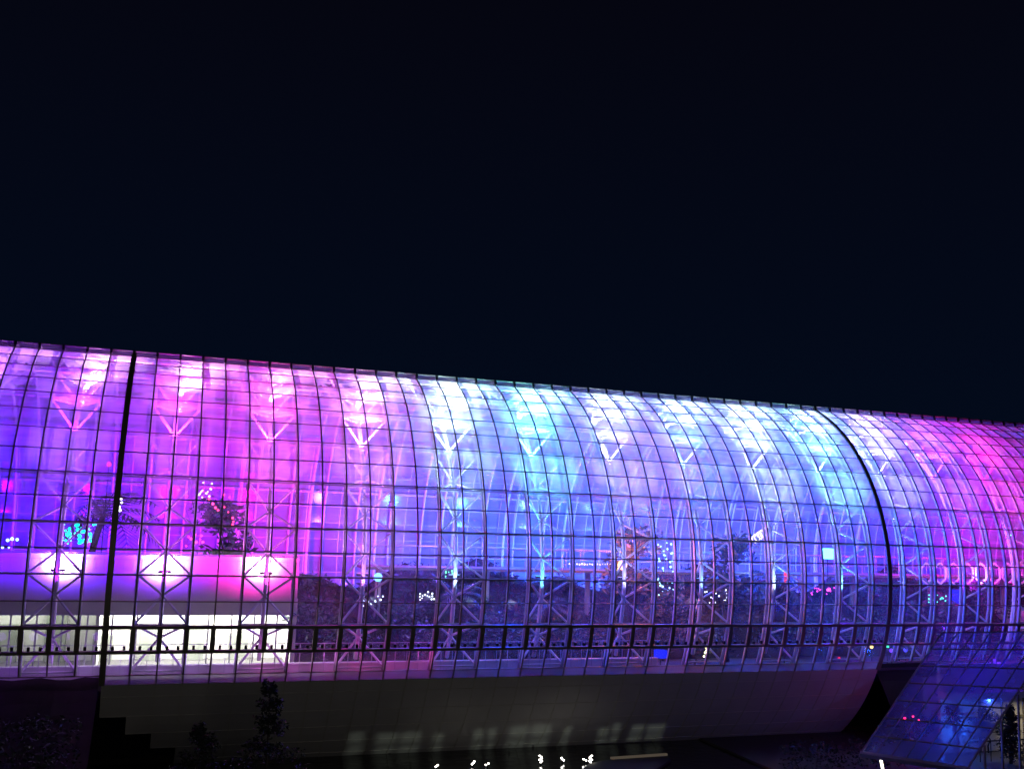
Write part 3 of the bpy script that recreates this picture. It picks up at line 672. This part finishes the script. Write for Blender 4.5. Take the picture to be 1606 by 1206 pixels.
# things under the entrance glass
for px, py, Y, r, col, st, P, lab in ((1419,1126,-13.5,.06,(1,.01,.08),9,16,'left red spot lamp under the sloped glass'),(1432,1123,-13.5,.05,(1,.02,.1),8,7,'middle red spot lamp under the sloped glass'),(1441,1129,-13.5,.05,(1,.02,.1),8,7,'right red spot lamp under the sloped glass'),
    (1512,1150,-13,.07,(.02,.16,1),2,60,'blue lamp low under the sloped glass'),(1545,1105,-12,.07,(.03,.10,1),2,70,'blue lamp halfway up under the sloped glass'),(1560,1035,-12,.07,(.12,.02,1),3,60,'violet lamp under the top of the sloped glass'),(1478,1190,-14,.05,(.02,.12,1),1.5,60,'dim teal lamp near the eave of the sloped glass')):
    c = at(px, py, Y); t = thing('spot_lamp', lab, 'lamp', c, 'coloured lamps under the sloped glass')
    mb = MB(); mb.ico(c, r, 0, 8, 6); mb.build('bulb', glow('entry_glow', col, st), t, True)
    mb = MB(); mb.tube([(c.x, c.y, ZW), c-Vector((0,0,r))], .02, 6); mb.build('stand', M['dark'], t)
    point(c+Vector((0,-.3,.3)), col, P, .1)
for u_, v_, P_, c_ in ((.4,.3,18,(.01,.02,1)),(.55,.65,45,(.02,.01,1)),(.8,.25,40,(.005,.07,1)),(.35,.75,12,(.02,.005,1)),(.85,.8,60,(.02,.005,1)),(.27,.34,3.5,(1,.005,.05)),(.62,.2,26,(.005,.06,1))): point(uv(u_, v_)-nrm*1.3, c_, P_, .3)  # unseen points added beneath the glass for its blue and red glow
mb = MB(); fl0 = uv(0,0)
cn = (uv(.5,.35)); struct_floor = MB(); struct_floor.box((q0.x-2, -18.5, ZW-.2), (q0.x+34, -R*.36, ZW+.1)); struct(struct_floor.build('pavement', M['paving']))
# wing walls and plant forms inside the entrance
wall = MB(); a = at(1455, 1100, -11.2); wall.box((at(1452,1100,-10.9).x, -10.9, ZW+.102), (a.x+14, -10.7, at(1500,1062,-10.9).z)); tag(wall.build('inner_wall', M['conc']), 'concrete wall behind the sloped glass', 'wall')
for i, (px, Y, s_, lab) in enumerate(((1440,-13,.5,'small bush under the red lamps of the entrance'),(1500,-13.4,.6,'small bush beside the blue entrance lamps'),(1550,-12.6,.7,'taller bush under the upper entrance glass'))):
    p = at(px, 1150, Y); clone(lf2 if i != 1 else lf1, (p.x, Y, ZW+.1), i, s_, lab)
# building seen right of the entrance
bx = at(1575, 1150, -13.5)
an = thing('annex_building', 'dim cream building front with columns at the bottom right corner', 'building', (bx.x, -9, ZW+.1))
zz = lambda py: at(1590, py, -12.5).z
mb = MB(); mb.box((bx.x-3, -12.3, ZW+.104), (bx.x+14, -12.1, zz(1040))); mb.build('wall', M['winroom'], an)
mb = MB(); mb.box((bx.x-3, -12.9, zz(1092)), (bx.x+14, -12.305, zz(1082))); mb.build('cornice', M['plaster'], an)
for i in range(6):
    mb = MB(); x = bx.x-2.2+i*1.5; mb.box((x, -12.6, ZW+.106), (x+.09, -12.5, zz(1092)-.002)); mb.build('column', M['rib'], an)
mb = MB(); mb.box((bx.x-3, -12.58, zz(1122)), (bx.x+14, -12.52, zz(1120))); mb.build('transom', M['rib'], an)
area('porch_light', (bx.x+3, -13.6, zz(1100)), 6, .5, (1,.85,.55), 60, (0,0,0))
area('porch_light', (bx.x+2, -13.0, zz(1185)), 4, .3, (1,.9,.6), 24, (math.radians(90),0,0))
rl = thing('porch_railing', 'low dark railing in the bottom right corner', 'railing', (bx.x, -14.2, ZW))
mb = MB(); zr1 = at(1580, 1160, -14.2).z
mb.bar((bx.x-3, -14.2, zr1), (bx.x+10, -14.2, zr1), .06); mb.bar((bx.x-3, -14.2, zr1-.5), (bx.x+10, -14.2, zr1-.5), .03); mb.build('handrail', M['dark'], rl)
for i in range(18): mb = MB(); x = bx.x-3+i*.7; mb.bar((x, -14.2, ZW+.1), (x, -14.2, zr1-.03), .03); mb.build('post', M['dark'], rl)
ct = at(1583, 1108, -14.8); plant('conifer', conifer(ct.z-ZW, .75, 150, 51), (ct.x, -14.8, ZW), 0, 1, 'narrow black conifer before the dim cream building', 'tree', None, ('leafd','leafd'))
# flare of light under the entrance eave
lp_ = at(1383, 1197, -17.0); t = thing('lamp_post', 'bright white lamp under the left eave of the sloped glass', 'lamp', (lp_.x, lp_.y, ZW))
mb = MB(); mb.tube([(lp_.x, lp_.y, ZW), (lp_.x, lp_.y, lp_.z-.3)], .03, 6); mb.build('post', M['dark'], t)
mb = MB(); mb.bar((lp_.x-.08, lp_.y, lp_.z+.3), (lp_.x+.06, lp_.y, lp_.z-.28), .09, .07); mb.build('glow_head', glow('post_glow', (1,.95,.7), 5), t)
# ---------------------------------------------------------------- unseen gobo box added to throw window-shaped light on the underside
src = Vector((kx(20), -26.0, ZW+1.0))
patches = [ # each pane: px corners on the cladding
 ((548,1148),(570,1148),(563,1184),(541,1184)), ((592,1148),(623,1150),(612,1184),(583,1186)), ((629,1148),(660,1147),(652,1182),(619,1184)),
 ((680,1150),(695,1149),(688,1180),(674,1182)), ((742,1146),(760,1141),(752,1178),(734,1182)), ((765,1143),(779,1140),(770,1176),(758,1181)),
 ((801,1139),(830,1137),(820,1174),(789,1176)), ((835,1137),(865,1136),(855,1172),(824,1175)), ((885,1142),(898,1136),(888,1168),(873,1172)),
 ((938,1144),(957,1137),(950,1168),(931,1172)), ((962,1136),(975,1132),(965,1165),(952,1168)), ((992,1139),(1012,1133),(1003,1161),(980,1166)), ((1016,1135),(1044,1136),(1036,1158),(1010,1162)) ]
hb = thing('gobo_box', 'unseen dark gobo box with slotted front, added to throw window-shaped light', 'lamp', src)
def plate(P): # project a skin point to the slotted plate one metre in front of the lamp
    d = P-src; return src+d*(1.0/d.y)
tl = []
for q in patches:
    P = [cyl_px(*c) for c in q]; tl.append([plate(p) for p in P])
xsP = [p.x for q in tl for p in q]; zsP = [p.z for q in tl for p in q]
yP = src.y+1.0; X0, X1, Z0, Z1 = min(xsP)-.25, max(xsP)+.25, min(min(zsP)-.12, src.z-.3), max(max(zsP)+.12, src.z+.3)
# plate made of bars: fill between the openings column by column
mb = MB(); tl.sort(key=lambda q: sum(p.x for p in q))
def pq(a, b, c, d): mb.quad((a[0], yP, a[1]), (b[0], yP, b[1]), (c[0], yP, c[1]), (d[0], yP, d[1]))
prev = ((X0, Z0), (X0, Z1), (X0, Z0+.3), (X0, Z1-.3))
for q in tl:
    ulx, urx, lrx, llx = q[0], q[1], q[2], q[3]
    zt_, zb_ = (ulx.z+urx.z)/2, (llx.z+lrx.z)/2
    zm = zt_+(zb_-zt_)*.52
    Lt, Lb = (ulx.x+(ulx.x-llx.x)*.3*0, Z1), (llx.x, Z0)
    pq(prev[0], (llx.x, Z0), (llx.x, zb_), prev[2]); pq(prev[2], (llx.x, zb_), (ulx.x, zt_), prev[3]); pq(prev[3], (ulx.x, zt_), (ulx.x, Z1), prev[1])
    pq((ulx.x, zt_), (urx.x, zt_), (urx.x, Z1), (ulx.x, Z1))
    pq((llx.x, Z0), (lrx.x, Z0), (lrx.x, zb_), (llx.x, zb_))
    g = .016*abs(zt_-zb_)/.1
    xa = ulx.x+(llx.x-ulx.x)*.5; xb = urx.x+(lrx.x-urx.x)*.5
    hh = abs(zt_-zb_)*.045
    pq((xa-.01, zm-hh), (xb+.01, zm-hh), (xb+.01, zm+hh), (xa-.01, zm+hh))
    prev = ((lrx.x, Z0), (urx.x, Z1), (lrx.x, zb_), (urx.x, zt_))
pq(prev[0], (X1, Z0), (X1, prev[2][1]), prev[2]); pq(prev[2], (X1, prev[2][1]), (X1, prev[3][1]), prev[3]); pq(prev[3], (X1, prev[3][1]), (X1, Z1), prev[1])
mb.build('slotted_plate', M['dark'], hb)
mb = MB(); y0 = src.y-.3
mb.quad((X0,y0,Z0),(X1,y0,Z0),(X1,yP,Z0),(X0,yP,Z0)); mb.quad((X0,y0,Z1),(X1,y0,Z1),(X1,yP,Z1),(X0,yP,Z1)); mb.quad((X0,y0,Z0),(X0,yP,Z0),(X0,yP,Z1),(X0,y0,Z1)); mb.quad((X1,y0,Z0),(X1,yP,Z0),(X1,yP,Z1),(X1,y0,Z1)); mb.quad((X0,y0,Z0),(X1,y0,Z0),(X1,y0,Z1),(X0,y0,Z1))
mb.build('box_body', M['dark'], hb)
point(src, (.85,1,.88), 1050, .010, 'window_throw')
# dim city glow on the outside
l = area('street_glow', (kx(8), -62, 4), 14, 6, (1,.92,.84), 600, (0,0,0))
l.rotation_mode = 'QUATERNION'; l.rotation_quaternion = (Vector((kx(12), -10, -6))-Vector(l.location)).normalized().to_track_quat('-Z', 'Y')
# ---------------------------------------------------------------- night sky
w = bpy.data.worlds.new('World'); sc.world = w; w.use_nodes = True; nt = w.node_tree; N = nt.nodes; L = nt.links
bg = N['Background']; tc = N.new('ShaderNodeTexCoord'); sx = N.new('ShaderNodeSeparateXYZ'); L.new(tc.outputs['Generated'], sx.inputs[0])
cr = N.new('ShaderNodeValToRGB'); cr.color_ramp.elements[0].position = .0; cr.color_ramp.elements[0].color = (.0009,.0036,.0118,1)
cr.color_ramp.elements[1].position = .55; cr.color_ramp.elements[1].color = (.0016,.0015,.0042,1)
L.new(sx.outputs['Z'], cr.inputs[0]); L.new(cr.outputs[0], bg.inputs[0]); bg.inputs[1].default_value = 1
# ---------------------------------------------------------------- view
vs = sc.view_settings; vs.view_transform = 'Standard'; vs.look = 'None'; vs.exposure = 0; vs.gamma = 1
cy = sc.cycles; cy.max_bounces = 8; cy.transparent_max_bounces = 24; cy.diffuse_bounces = 1; cy.glossy_bounces = 3; cy.transmission_bounces = 4
cy.sample_clamp_indirect = 4; cy.caustics_reflective = False; cy.caustics_refractive = False
for o in bpy.data.objects:
    if '_o' in o: del o['_o']
